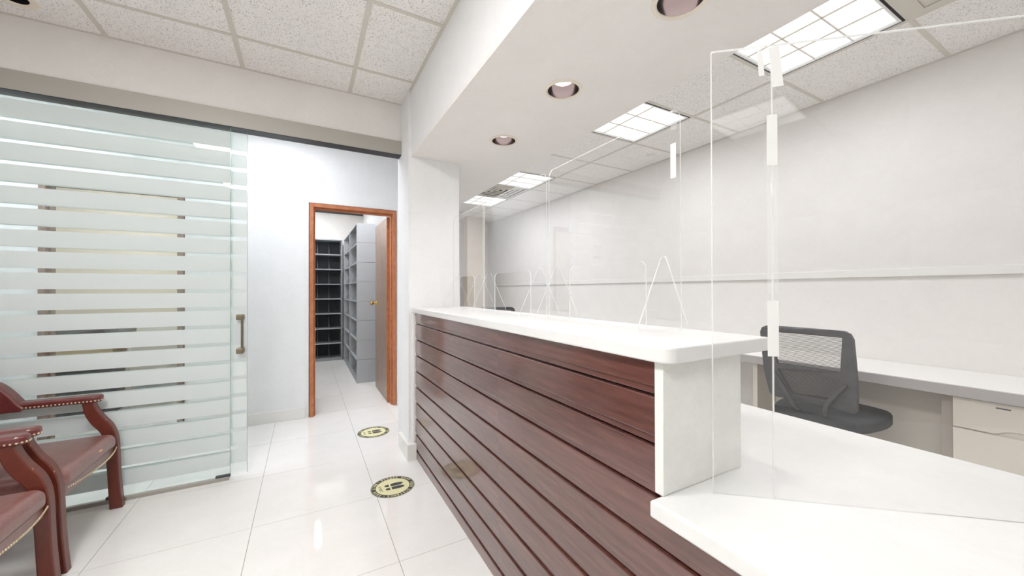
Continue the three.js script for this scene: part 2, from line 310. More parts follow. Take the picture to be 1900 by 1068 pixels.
{
  const t = thing('recessed_downlight', 'recessed downlight in the speckled ceiling above the leather chairs', 'downlight', [-1.27, CY, -2.82]);
  const V = (a) => a.map(([r, y]) => new THREE.Vector2(r, y));
  part(t, 'trim_ring', new THREE.LatheGeometry(V([[0.05, -0.001], [0.06, -0.006], [0.08, -0.005], [0.085, 0]]), 36), M.ring, false);
  part(t, 'reflector', new THREE.LatheGeometry(V([[0.052, 0], [0.05, 0.05], [0.045, 0.1], [0, 0.1]]), 28), M.reflector, false);
}
// vents
const duct = (x0, x1, y0, y1, z0, z1) => join(bx(x0, x0 + 0.003, y0, y1, z0, z1), bx(x1 - 0.003, x1, y0, y1, z0, z1), bx(x0, x1, y0, y1, z0, z0 + 0.003), bx(x0, x1, y0, y1, z1 - 0.003, z1), bx(x0, x1, y1 - 0.003, y1, z0, z1));
{
  const [z0, z1] = row(-1), x0 = 2.185, x1 = 2.83, y = OY, t = thing('air_vent', 'white ceiling air vent with a slotted grille', 'air vent', [(x0 + x1) / 2, y, (z0 + z1) / 2]);
  const s = new THREE.Shape([[x0 + 0.004, -z1 + 0.004], [x1 - 0.004, -z1 + 0.004], [x1 - 0.004, -z0 - 0.004], [x0 + 0.004, -z0 - 0.004]].map(([a, b]) => new THREE.Vector2(a, b)));
  const hx0 = 2.33, hx1 = 2.66, hz0 = z0 + 0.13, hz1 = z1 - 0.13;
  s.holes.push(new THREE.Path([[hx0, -hz1], [hx0, -hz0], [hx1, -hz0], [hx1, -hz1]].map(([a, b]) => new THREE.Vector2(a, b))));
  part(t, 'face_plate', extrude(s, 0.012).rotateX(-Math.PI / 2).translate(0, y - 0.006, 0), M.gridBar);
  part(t, 'rim', join(bx(x0 + 0.06, x1 - 0.06, y - 0.012, y - 0.006, z0 + 0.06, z0 + 0.07), bx(x0 + 0.06, x1 - 0.06, y - 0.012, y - 0.006, z1 - 0.07, z1 - 0.06), bx(x0 + 0.06, x0 + 0.07, y - 0.012, y - 0.006, z0 + 0.07, z1 - 0.07), bx(x1 - 0.07, x1 - 0.06, y - 0.012, y - 0.006, z0 + 0.07, z1 - 0.07)), M.gridBar);
  part(t, 'duct', duct(hx0 - 0.01, hx1 + 0.01, y + 0.006, y + 0.18, hz0 - 0.01, hz1 + 0.01), M.steel);
  for (let i = 0; i < 9; i++) { const x = hx0 + 0.018 + i * 0.0367; part(t, 'slat', bx(-0.01, 0.01, -0.0015, 0.0015, hz0, hz1).rotateZ(0.7).translate(x, y + 0.006, 0), M.gridBar); }
}
{
  const [z0, z1] = row(6), x0 = 2.185, x1 = 2.83, y = OY, cx = (x0 + x1) / 2, cz = (z0 + z1) / 2, t = thing('air_vent', 'square ceiling air diffuser of nested rings', 'air vent', [cx, y, cz]);
  part(t, 'duct', duct(x0 + 0.014, x1 - 0.014, y + 0.004, y + 0.18, z0 + 0.014, z1 - 0.014), M.steel);
  for (let q = 0; q < 5; q++) {
    const a = 0.316 - q * 0.062, b = a - 0.04, g = [];
    for (let s = 0; s < 4; s++) {
      const v = [[-a, 0], [a, 0]], gg = extrude([[-a, -a], [a, -a], [b, -b], [-b, -b]], 0.003).rotateX(-Math.PI / 2).rotateY(s * Math.PI / 2);
      g.push(gg);
    }
    part(t, q === 4 ? 'centre_plate' : 'diffuser_ring', join(g).translate(0, 0.004 + q * 0.004, 0), M.gridBar, false);
  }
}

// ---------------------------------------------------------------- sliding glass
function bands(parent, x0, x1, z, name, notch) {
  const cs = []; for (let k = -2; k < 16; k++) cs.push(1.904 - 0.1143 * k);
  let top = 2.238;
  for (const c of [...cs, 0.075]) {
    const bottom = c + 0.0125, mid = (top + bottom) / 2, xe = notch && mid > 0.85 && mid < 1.03 ? notch : x1;
    if (top - bottom > 0.02) part(parent, name, bx(x0, xe, bottom, top, z - 0.0004, z + 0.0004), M.film);
    top = c - 0.0125;
  }
}
{
  const t = thing('glass_panel', 'fixed floor to ceiling glass panel with frosted stripes behind the leather chairs', 'glass panel', [-1.0, 0.012, -3.02]);
  part(t, 'pane', bx(-1.612, -0.4255, 0.02, 2.29, -3.025, -3.015), M.glass);
  part(t, 'polished_edge', bx(-0.4255, -0.4235, 0.02, 2.28, -3.025, -3.015), M.glassEdge);
  bands(t, -1.61, -0.427, -3.0135, 'frosted_band');
  part(t, 'bottom_channel', bx(-1.612, -0.43, 0.0, 0.022, -3.032, -3.008, 0.002), M.track);
  part(t, 'clamp', bx(-0.5, -0.4235, 0.02, 0.035, -3.03, -3.01), M.steelDark);
  part(t, 'clamp', bx(-1.0, -0.93, 0.02, 0.035, -3.03, -3.01), M.steelDark);
}
{
  const t = thing('sliding_glass_door', 'sliding glass door with frosted stripes and a bronze pull handle', 'glass door', [-0.9, 0.012, -3.055]);
  part(t, 'pane', bx(-1.55, -0.34, 0.012, 2.3, -3.06, -3.05), M.glass);
  part(t, 'polished_edge', bx(-0.34, -0.338, 0.012, 2.28, -3.06, -3.05), M.glassEdge);
  bands(t, -1.548, -0.342, -3.0485, 'frosted_band', -0.415);
  const h = part(t, 'pull_handle', cyl(0.0075, 0.0075, 0.19, -0.36, 0.843, -2.995, 16), M.bronze);
  const mk = (y) => bx(-0.392, -0.352, y - 0.0175, y + 0.0175, -3.05, -2.985, 0.006, 3).translate(0.9, -0.012, 3.055);
  sub(h, 'mount', mk(1.047), M.bronze); sub(h, 'mount', mk(0.828), M.bronze);
  sub(h, 'mount_cap', new THREE.CylinderGeometry(0.009, 0.01, 0.004, 20).rotateX(Math.PI / 2).translate(-0.37 + 0.9, 1.047 - 0.012, -2.984 + 3.055), M.bronze);
  sub(h, 'mount_cap', new THREE.CylinderGeometry(0.009, 0.01, 0.004, 20).rotateX(Math.PI / 2).translate(-0.37 + 0.9, 0.828 - 0.012, -2.984 + 3.055), M.bronze);
}

// ---------------------------------------------------------------- wood framed doorways
function doorFrame(name, x0, x1, top, label, wood, stopWood) {
  const d = struct(name, null, null, label, 'door frame');
  const z = -4.12, f = 0.045, cz = z + 0.014;
  // stepped jamb: casing, rebate, stop
  const jamb = (xa, xb) => join(bx(xa, xb, 0, top, z - 0.13, cz, 0.004));
  sub(d, 'jamb', jamb(x0, x0 + 0.036), wood); sub(d, 'jamb', jamb(x1 - 0.036, x1), wood);
  sub(d, 'head', bx(x0 + 0.036, x1 - 0.036, top - 0.036, top, z - 0.13, cz, 0.004), wood);
  sub(d, 'stop', bx(x0 + 0.036, x0 + 0.05, 0, top - 0.036, z - 0.09, z - 0.03, 0.002), stopWood);
  sub(d, 'stop', bx(x1 - 0.05, x1 - 0.036, 0, top - 0.036, z - 0.09, z - 0.03, 0.002), stopWood);
  sub(d, 'stop', bx(x0 + 0.05, x1 - 0.05, top - 0.05, top - 0.036, z - 0.09, z - 0.03, 0.002), stopWood);
  sub(d, 'backing', join(bx(x0 - 0.006, x0 + 0.001, 0, top + 0.006, z - 0.12, z - 0.06), bx(x1 - 0.001, x1 + 0.006, 0, top + 0.006, z - 0.12, z - 0.06), bx(x0, x1, top - 0.001, top + 0.006, z - 0.12, z - 0.06)), M.wallCool);
  return d;
}
const d1 = doorFrame('door_1', 0.036, 0.852, 2.066, 'cherry wood door frame of the file store', M.cherry, M.cherry);
for (const y of [1.78, 0.41]) sub(d1, 'hinge', bx(0.8, 0.817, y - 0.055, y + 0.055, -4.235, -4.215), M.brass);
doorFrame('door_2', -1.726, -0.899, 2.066, 'brown door frame seen through the striped glass', M.brownFrame, M.brownFrame);
{
  const t = thing('door_leaf', 'brown wooden door standing open against the grey shelving', 'door', [0.8, 0, -4.26]);
  part(t, 'panel', bx(0.782, 0.818, 0.008, 2.02, -5.02, -4.255, 0.002), M.doorLeaf);
  part(t, 'hinge_edge', bx(0.778, 0.822, 0.008, 2.02, -4.255, -4.243), M.cherry);
  const k = new THREE.LatheGeometry([[0, 0.075], [0.02, 0.072], [0.028, 0.06], [0.026, 0.048], [0.012, 0.036], [0.01, 0.012], [0.03, 0.008], [0.032, 0]].map(([r, y]) => new THREE.Vector2(r, y)), 24);
  part(t, 'knob', k.clone().rotateZ(Math.PI / 2).translate(0.782, 1.06, -4.95), M.brass);
  part(t, 'knob', k.clone().rotateZ(-Math.PI / 2).translate(0.818, 1.06, -4.95), M.brass);
}

// ---------------------------------------------------------------- file store
function shelving(label, w, depth, lw, dividers, ends) {               // own coordinates: open side towards +z, base at the origin, w along x
  const t = thing('shelving_unit', label, 'shelving', [0, 0, 0], 'grey steel shelving in the file store'), n = 8, p = 0.2575, H = 0.048 + n * p;
  for (const s of [0, 1]) for (let k = 0; k < n; k++) part(t, 'side_panel', bx(s ? w - 0.022 : 0, s ? w : 0.022, k ? 0.048 + k * p + 0.0015 : 0, 0.048 + (k + 1) * p - 0.0015, -depth, 0), ends, false);
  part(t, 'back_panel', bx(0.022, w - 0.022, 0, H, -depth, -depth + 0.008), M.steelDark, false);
  for (let k = 0; k <= n; k++) {
    part(t, 'shelf', bx(0.022, w - 0.022, 0.048 + k * p - (k ? 0.016 : 0.048), 0.048 + k * p, -depth + 0.008, k ? -0.004 : 0), k === n || !k ? M.steel : M.steelLight, false);
    if (k < n) for (const x of dividers) part(t, 'divider', extrude([[0, 0], [depth - 0.03, 0], [depth - 0.03, 0.04], [0.09, p - 0.02], [0, p - 0.02]], 0.0025).rotateY(-Math.PI / 2).translate(x, 0.048 + k * p, -depth + 0.009), M.steel, false);
  }
  return t;
}
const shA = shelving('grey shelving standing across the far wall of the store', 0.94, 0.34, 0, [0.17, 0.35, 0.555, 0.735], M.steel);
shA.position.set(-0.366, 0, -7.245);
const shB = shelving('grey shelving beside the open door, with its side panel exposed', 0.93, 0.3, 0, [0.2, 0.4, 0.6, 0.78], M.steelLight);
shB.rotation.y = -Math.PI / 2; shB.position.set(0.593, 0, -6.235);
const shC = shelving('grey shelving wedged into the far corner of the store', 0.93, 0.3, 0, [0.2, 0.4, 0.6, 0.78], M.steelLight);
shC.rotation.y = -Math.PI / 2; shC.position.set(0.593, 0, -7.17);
single('low_cabinet', join(bx(-0.3, 0.093, 0, 0.8, -4.75, -4.42, 0.004), bx(-0.3, 0.098, 0.8, 0.82, -4.75, -4.41, 0.004)), M.cream, 'low cream cabinet just inside the store doorway', 'cabinet');
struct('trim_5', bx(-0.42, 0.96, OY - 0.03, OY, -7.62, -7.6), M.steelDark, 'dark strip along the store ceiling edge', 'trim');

// ---------------------------------------------------------------- room behind the second doorway
{
  const t = thing('work_desk', 'tan desk with a dark top seen through the clear stripes', 'desk', [-1.95, 0, -5.3]);
  part(t, 'desk_top', bx(-2.55, -1.62, 0.78, 0.86, -5.6, -5.15, 0.004), M.steelDark); part(t, 'front_panel', bx(-2.52, -1.68, 0.5, 0.78, -5.55, -5.2), M.tan); part(t, 'shade_block', bx(-2.52, -1.68, 0, 0.5, -5.5, -5.25), M.steelDark);  // lowest block is dark to stand for the shade beneath the desk
  const c = thing('filing_cabinet', 'grey filing cabinet next to the dark topped desk', 'cabinet', [-1.35, 0, -5.4]);
  part(c, 'body', bx(-1.56, -1.12, 0, 0.72, -5.7, -5.22, 0.004), M.paper);
  part(c, 'drawer', bx(-1.55, -1.13, 0.38, 0.7, -5.222, -5.205, 0.003), M.greyPanel); part(c, 'drawer', bx(-1.55, -1.13, 0.05, 0.36, -5.222, -5.205, 0.003), M.steel);
  const b = single('paper_box', bx(-1.5, -1.2, 0.72, 0.92, -5.6, -5.3, 0.005), M.paper, 'pale paper box on top of the grey filing cabinet', 'box');
}

// ---------------------------------------------------------------- reception counter
{
  const t = thing('reception_counter', 'dark plank fronted reception counter with a white end panel', 'counter', [0.85, 0, -1.6]);
  part(t, 'core', join(bx(0.734, 0.985, 0, 1.055, -2.755, -0.6), bx(0.734, 0.76, 0, 0.715, -0.6, 0.24)), M.plank);
  const c = []; for (let k = 0; k < 9; k++) c.push(0.984 - 0.1145 * k);
  const Z0 = -2.738, ZM = -0.582, Z1 = 0.24, plank = (y0, y1, z0, z1) => {
    // board with a set-back lower lip, an eased upper edge and an open slit below
    const t = y0 > 0.01 ? [[0.735, y0 - 0.017], [0.7095, y0 - 0.017], [0.709, y0 - 0.0155], [0.709, y0 - 0.001]] : [[0.735, y0]];
    const s = [...t, [0.7055, y0], [0.7043, y0 + 0.0015], [0.704, y0 + 0.004], [0.704, y1 - 0.003], [0.7055, y1], [0.735, y1]].map(([x, y]) => [-x, y]);
    return uvMetres(extrude(s.reverse(), z1 - z0).rotateY(Math.PI).translate(0, 0, z1));
  };
  for (let k = 0; k <= 9; k++) {
    const y1 = k ? c[k - 1] - 0.012 : 1.057, y0 = k < 9 ? c[k] + 0.012 : 0.0;
    const g = y0 > 0.757 ? plank(y0, y1, Z0, ZM) : y1 > 0.717 ? join(plank(y0, y1, Z0, ZM), plank(y0, 0.716, ZM, Z1)) : plank(y0, y1, Z0, Z1);
    part(t, 'plank', g, M.plank);
  }
  part(t, 'end_panel', bx(0.7, 1.0, 0.757, 1.057, -0.598, -0.574, 0.003), M.stonePanel);
  part(t, 'end_strip', bx(0.69, 0.735, 0, 1.055, -2.76, -2.741, 0.002), M.trimWhite);
  part(t, 'back_panel', bx(0.985, 0.999, 0, 1.055, -2.755, -0.598), M.stonePanel);
}
{
  const s = new THREE.Shape(), r = 0.032, x0 = 0.682, x1 = 1.085, za = 0.547, zb = 2.758;
  s.moveTo(x0, zb); s.lineTo(x0, za + r); s.absarc(x0 + r, za + r, r, Math.PI, 1.5 * Math.PI, false); s.lineTo(x1 - 0.008, za); s.absarc(x1 - 0.008, za + 0.008, 0.008, 1.5 * Math.PI, 2 * Math.PI, false); s.lineTo(x1, zb);
  single('counter_top', uvMetres(extrude(s, 0.026, { bevelEnabled: true, bevelSize: 0.004, bevelThickness: 0.005, bevelSegments: 3, bevelOffset: -0.004 }).rotateX(-Math.PI / 2).translate(0, 1.062, 0)), M.stone, 'white stone bar top along the reception counter', 'worktop');
}
{
  const s = new THREE.Shape([[0.668, -0.23], [1.56, -0.88], [1.56, 2.75], [1.001, 2.75], [1.001, 0.582], [0.668, 0.582]].map(([a, b]) => new THREE.Vector2(a, b)));
  single('desk_surface', uvMetres(extrude(s, 0.028, { bevelEnabled: true, bevelSize: 0.006, bevelThickness: 0.006, bevelSegments: 3, bevelOffset: -0.006 }).rotateX(-Math.PI / 2).translate(0, 0.723, 0)), M.stone, 'white stone lower desk wrapping round the counter end', 'worktop');
}
struct('trim_6', bx(1.42, 1.46, 0, 0.717, -2.6, 0.7), M.cream, 'support panel under the lower desk', 'panel');

// ---------------------------------------------------------------- clear screens on the counter
function guard(label, zn, zf, footN, footF, slot) {                    // zn: end towards the end panel
  const X = 1.0, t = thing('acrylic_screen', label, 'screen', [X, 1.093, (zn + zf) / 2], 'clear guards along the bar top');
  const a = -zn, b = -zf, top = 1.775, r = 0.035, y0 = 1.093, s = new THREE.Shape();
  s.moveTo(a, y0); if (slot) { const [p, q] = slot, h = 1.318, rr = 0.03; s.lineTo(p, y0); s.lineTo(p, h - rr); s.absarc(p + rr, h - rr, rr, Math.PI, Math.PI / 2, true); s.lineTo(q - rr, h); s.absarc(q - rr, h - rr, rr, Math.PI / 2, 0, true); s.lineTo(q, y0); }
  s.lineTo(b, y0); s.lineTo(b, top - r); s.absarc(b - r, top - r, r, 0, Math.PI / 2, false); s.lineTo(a + r, top); s.absarc(a + r, top - r, r, Math.PI / 2, Math.PI, false);
  part(t, 'panel', extrude(s, 0.005).rotateY(Math.PI / 2).translate(X - 0.0025, 0, 0), [M.acrylic, M.acrylicEdge]);
  for (const z of [footN, footF]) {
    const f = [[-0.118, 0], [0.118, 0], [0.112, 0.02], [0.014, 0.225], [0.007, 0.234], [-0.007, 0.234], [-0.014, 0.225], [-0.112, 0.02]];
    part(t, 'foot', extrude(f, 0.005).translate(X, y0, z - 0.0025), [M.acrylic, M.acrylicEdge]);
  }
}
guard('clear acrylic guard on the bar top ending by the white end panel', -0.752, -1.455, -0.815, -1.39, [0.885, 1.3]);
guard('clear acrylic guard in the middle of the bar top', -1.475, -2.178, -1.535, -2.11, [1.62, 2.03]);
guard('clear acrylic guard on the bar top against the wall stub', -2.196, -2.752, -2.26, -2.69, [2.34, 2.62]);
{
  // the diagonal screen standing on the lower desk: a filler strip and a large sheet, taped together
  const ang = Math.atan2(-0.647, 0.762), base = [0.815, 0.757, -0.531], at = (s) => [base[0] + 0.762 * s, base[2] + 0.647 * s];
  const sheet = (label, s0, s1) => {
    const [x, z] = at((s0 + s1) / 2), t = thing('acrylic_sheet', label, 'screen', [x, 0.757, z]); t.rotation.y = ang;
    const w = s1 - s0, g = bx(-w / 2, w / 2, 0, 1.005, -0.003, 0.003), e = 0.0012;
    part(t, 'panel', g, M.acrylic, false);
    part(t, 'polished_edge', join(bx(-w / 2 - e, -w / 2, 0, 1.005, -0.003, 0.003)), M.acrylicEdge, false);
    part(t, 'polished_edge', join(bx(-w / 2, w / 2, 1.005, 1.005 + e, -0.003, 0.003)), M.acrylicEdge, false);
  };
  sheet('narrow clear acrylic strip standing in front of the white end panel', 0, 0.121);
  sheet('large clear acrylic sheet standing across the lower white desk', 0.124, 0.82);
  const tp = (label, s, y0, y1, w, mat, tilt = 0) => {
    const [x, z] = at(s), m = single('tape_strip', bx(-w / 2, w / 2, -(y1 - y0) / 2, (y1 - y0) / 2, 0, 0.0006), mat, label, 'tape', 'tape strips on the clear screens');
    m.position.set(x - 0.647 * 0.0036, (y0 + y1) / 2, z + 0.762 * 0.0036); m.rotation.set(0, ang, tilt, 'YXZ');
  };
  tp('tape strip on the seam of the clear sheet, beside the mesh chair back', 0.122, 1.072, 1.195, 0.022, M.tape);
  tp('long faint tape strip on the seam of the clear sheet below the ceiling line', 0.122, 1.21, 1.493, 0.022, M.clearTape);
  tp('white tape strip on the seam of the clear sheet against the office wall', 0.122, 1.495, 1.606, 0.021, M.tape);
  tp('white tape strip at the top of the clear sheet in front of a ceiling light', 0.1305, 1.668, 1.757, 0.021, M.tape, 0.1);
  tp('small tape piece at the top edge of the narrow acrylic strip', 0.1, 1.695, 1.752, 0.011, M.tape, 0.08);
  const g = single('tape_strip', bx(0.9962, 0.9969, 1.565, 1.672, -0.785, -0.765), M.tape, 'white tape strip near the end of the bar top guard', 'tape', 'tape strips on the clear screens');
  const g2 = single('tape_strip', bx(0.9962, 0.9969, 1.715, 1.778, -0.783, -0.763), M.clearTape, 'faint tape piece at the top of the bar top guard', 'tape', 'tape strips on the clear screens');
}

// ---------------------------------------------------------------- office desk and pedestal
{
  const t = thing('wall_desk', 'long white office desk fixed along the wall', 'desk', [3.2, 0, -1.2]);
  part(t, 'desk_top', bx(2.93, 3.498, 0.692, 0.728, -6.6, 1.8, 0.003), M.desk);
  part(t, 'edge_band', bx(2.91, 2.93, 0.672, 0.7275, -6.6, 1.8, 0.002), M.deskEdge);
  part(t, 'end_support', bx(2.98, 3.48, 0, 0.69, -1.62, -1.59), M.cream);
  part(t, 'modesty_panel', bx(3.24, 3.26, 0.02, 0.69, -1.59, -0.64), M.cream);
  part(t, 'side_panel', bx(3.0, 3.24, 0.02, 0.69, -0.66, -0.62), M.greyPanel);
  const p = thing('drawer_pedestal', 'cream drawer pedestal under the office desk', 'pedestal', [3.2, 0, -0.4]);
  part(p, 'body', bx(2.965, 3.4, 0.03, 0.668, -0.612, -0.15, 0.003), M.cream);
  const dr = (y0, y1) => {
    // drawer front with a finger scoop that rises along its lower edge
    const s = new THREE.Shape(); s.moveTo(0.61, y0); s.lineTo(0.61, y1); s.lineTo(0.152, y1); s.lineTo(0.152, y0 + 0.024); s.lineTo(0.42, y0 + 0.024); s.bezierCurveTo(0.45, y0 + 0.024, 0.455, y0, 0.485, y0); s.lineTo(0.61, y0);
    const d = part(p, 'drawer', extrude(s, 0.016, { bevelEnabled: true, bevelSize: 0.002, bevelThickness: 0.002, bevelOffset: -0.002, bevelSegments: 2 }).rotateY(Math.PI / 2).translate(2.951, 0, 0), M.cream);
    return d;
  };
  const d0 = dr(0.512, 0.664); dr(0.3, 0.505); dr(0.06, 0.293);
  sub(d0, 'lock_plate', bx(2.9475, 2.95, 0.637, 0.643, -0.47, -0.425).translate(-3.2, 0, 0.4), M.steelDark);
  single('wall_outlet', join(bx(3.35, 3.36, 0.42, 0.54, -1.83, -1.76, 0.003)), M.fitting, 'white cover plate below the office desk', 'outlet');
  scene.children[scene.children.length - 1].position.set(0.128, 0, 0);
}

// ---------------------------------------------------------------- mesh office chairs
function officeChair() {
  const t = thing('office_chair', 'dark grey mesh back office chair at the office wall desk', 'office chair', [0, 0, 0]);
  const bend = (g) => { const p = g.attributes.position; for (let i = 0; i < p.count; i++) { const z = p.getZ(i), y = p.getY(i); p.setX(i, p.getX(i) - 0.55 * z * z * 0.8 + 0.0 - 0.18 * (y - 0.75) + 0.35 * Math.max(0, 0.72 - y) ** 2); } g.computeVertexNormals(); return g; };
  const subdiv = (pts) => { const o = []; for (let i = 0; i < pts.length; i++) { const a = pts[i], b = pts[(i + 1) % pts.length], n = Math.max(1, Math.round(Math.hypot(b[0] - a[0], b[1] - a[1]) / 0.03)); for (let k = 0; k < n; k++) o.push([a[0] + (b[0] - a[0]) * k / n, a[1] + (b[1] - a[1]) * k / n]); } return o; };
  const V2 = (a) => a.map(([x, y]) => new THREE.Vector2(x, y));
  const s = new THREE.Shape(V2(subdiv([[-0.222, 0.55], [-0.2, 0.53], [0.2, 0.53], [0.222, 0.55], [0.236, 0.72], [0.234, 0.95], [0.222, 0.978], [0.195, 0.992], [-0.195, 0.992], [-0.222, 0.978], [-0.234, 0.95], [-0.236, 0.72]])));
  s.holes.push(new THREE.Path(V2(subdiv([[-0.16, 0.755], [-0.185, 0.955], [0.185, 0.955], [0.16, 0.755]]))));
  s.holes.push(new THREE.Path(V2(subdiv([[-0.1, 0.575], [-0.16, 0.72], [0.16, 0.72], [0.1, 0.575]]))));
  part(t, 'back_frame', bend(extrude(s, 0.022).rotateY(-Math.PI / 2).translate(-0.225, 0, 0)), M.plastic, false);
  const lines = (y0, y1, w0, w1, n, th) => { const g = []; for (let i = 0; i <= n; i++) { const f = i / n, y = y0 + (y1 - y0) * f, w = w0 + (w1 - w0) * f; g.push(new THREE.BoxGeometry(0.003, th, 2 * w, 1, 1, 12).translate(-0.238, y, 0)); } return bend(join(g)); };
  part(t, 'mesh_panel', lines(0.757, 0.953, 0.165, 0.19, 27, 0.0028), M.mesh, false);
  part(t, 'lower_mesh', lines(0.578, 0.718, 0.105, 0.165, 24, 0.0042), M.mesh, false);
  for (const sg of [-1, 1]) part(t, 'back_strut', tube([[-0.246, 0.69, sg * 0.185], [-0.252, 0.63, sg * 0.14], [-0.252, 0.57, sg * 0.1], [-0.225, 0.5, sg * 0.075], [-0.15, 0.44, sg * 0.06], [-0.06, 0.41, sg * 0.05]], 0.0115, 10), M.plastic, false);
  part(t, 'lumbar_bar', bend(bx(-0.252, -0.232, 0.545, 0.575, -0.12, 0.12, 0.008)), M.plastic, false);
  const seat = new THREE.Shape(); seat.moveTo(-0.2, -0.2); seat.bezierCurveTo(-0.05, -0.27, 0.2, -0.27, 0.26, -0.2); seat.bezierCurveTo(0.31, -0.1, 0.31, 0.1, 0.26, 0.2); seat.bezierCurveTo(0.2, 0.27, -0.05, 0.27, -0.2, 0.2); seat.bezierCurveTo(-0.23, 0.1, -0.23, -0.1, -0.2, -0.2);
  part(t, 'seat', extrude(seat, 0.035, { bevelEnabled: true, bevelSize: 0.018, bevelThickness: 0.016, bevelSegments: 4, bevelOffset: -0.01 }).rotateX(-Math.PI / 2).translate(0, 0.425, 0), M.seatFabric, false);
  part(t, 'seat_pan', bx(-0.16, 0.2, 0.38, 0.412, -0.17, 0.17, 0.015), M.plastic, false);
  part(t, 'gas_lift', join(cyl(0.028, 0.028, 0.16, 0, 0.1, 0), cyl(0.014, 0.014, 0.14, 0, 0.25, 0)), M.plastic, false);
  for (let i = 0; i < 5; i++) {
    const a = i * Math.PI * 0.4 + 0.3, c = Math.cos(a), d = Math.sin(a);
    part(t, 'base_leg', tube([[c * 0.02, 0.13, d * 0.02], [c * 0.15, 0.115, d * 0.15], [c * 0.29, 0.08, d * 0.29]], 0.017, 8, 10), M.plastic, false);
    part(t, 'caster', new THREE.CylinderGeometry(0.028, 0.028, 0.035, 16).rotateX(Math.PI / 2).rotateY(-a + 0.6).translate(c * 0.29, 0.028, d * 0.29), M.mesh, false);
  }
  return t;
}
const oc = officeChair(); oc.position.set(2.87, 0, -1.115);
const oc2 = copy(oc, 'dark grey office chair whose top shows just above the bar top'); oc2.position.set(2.45, 0, -4.75); oc2.rotation.y = 0.9;

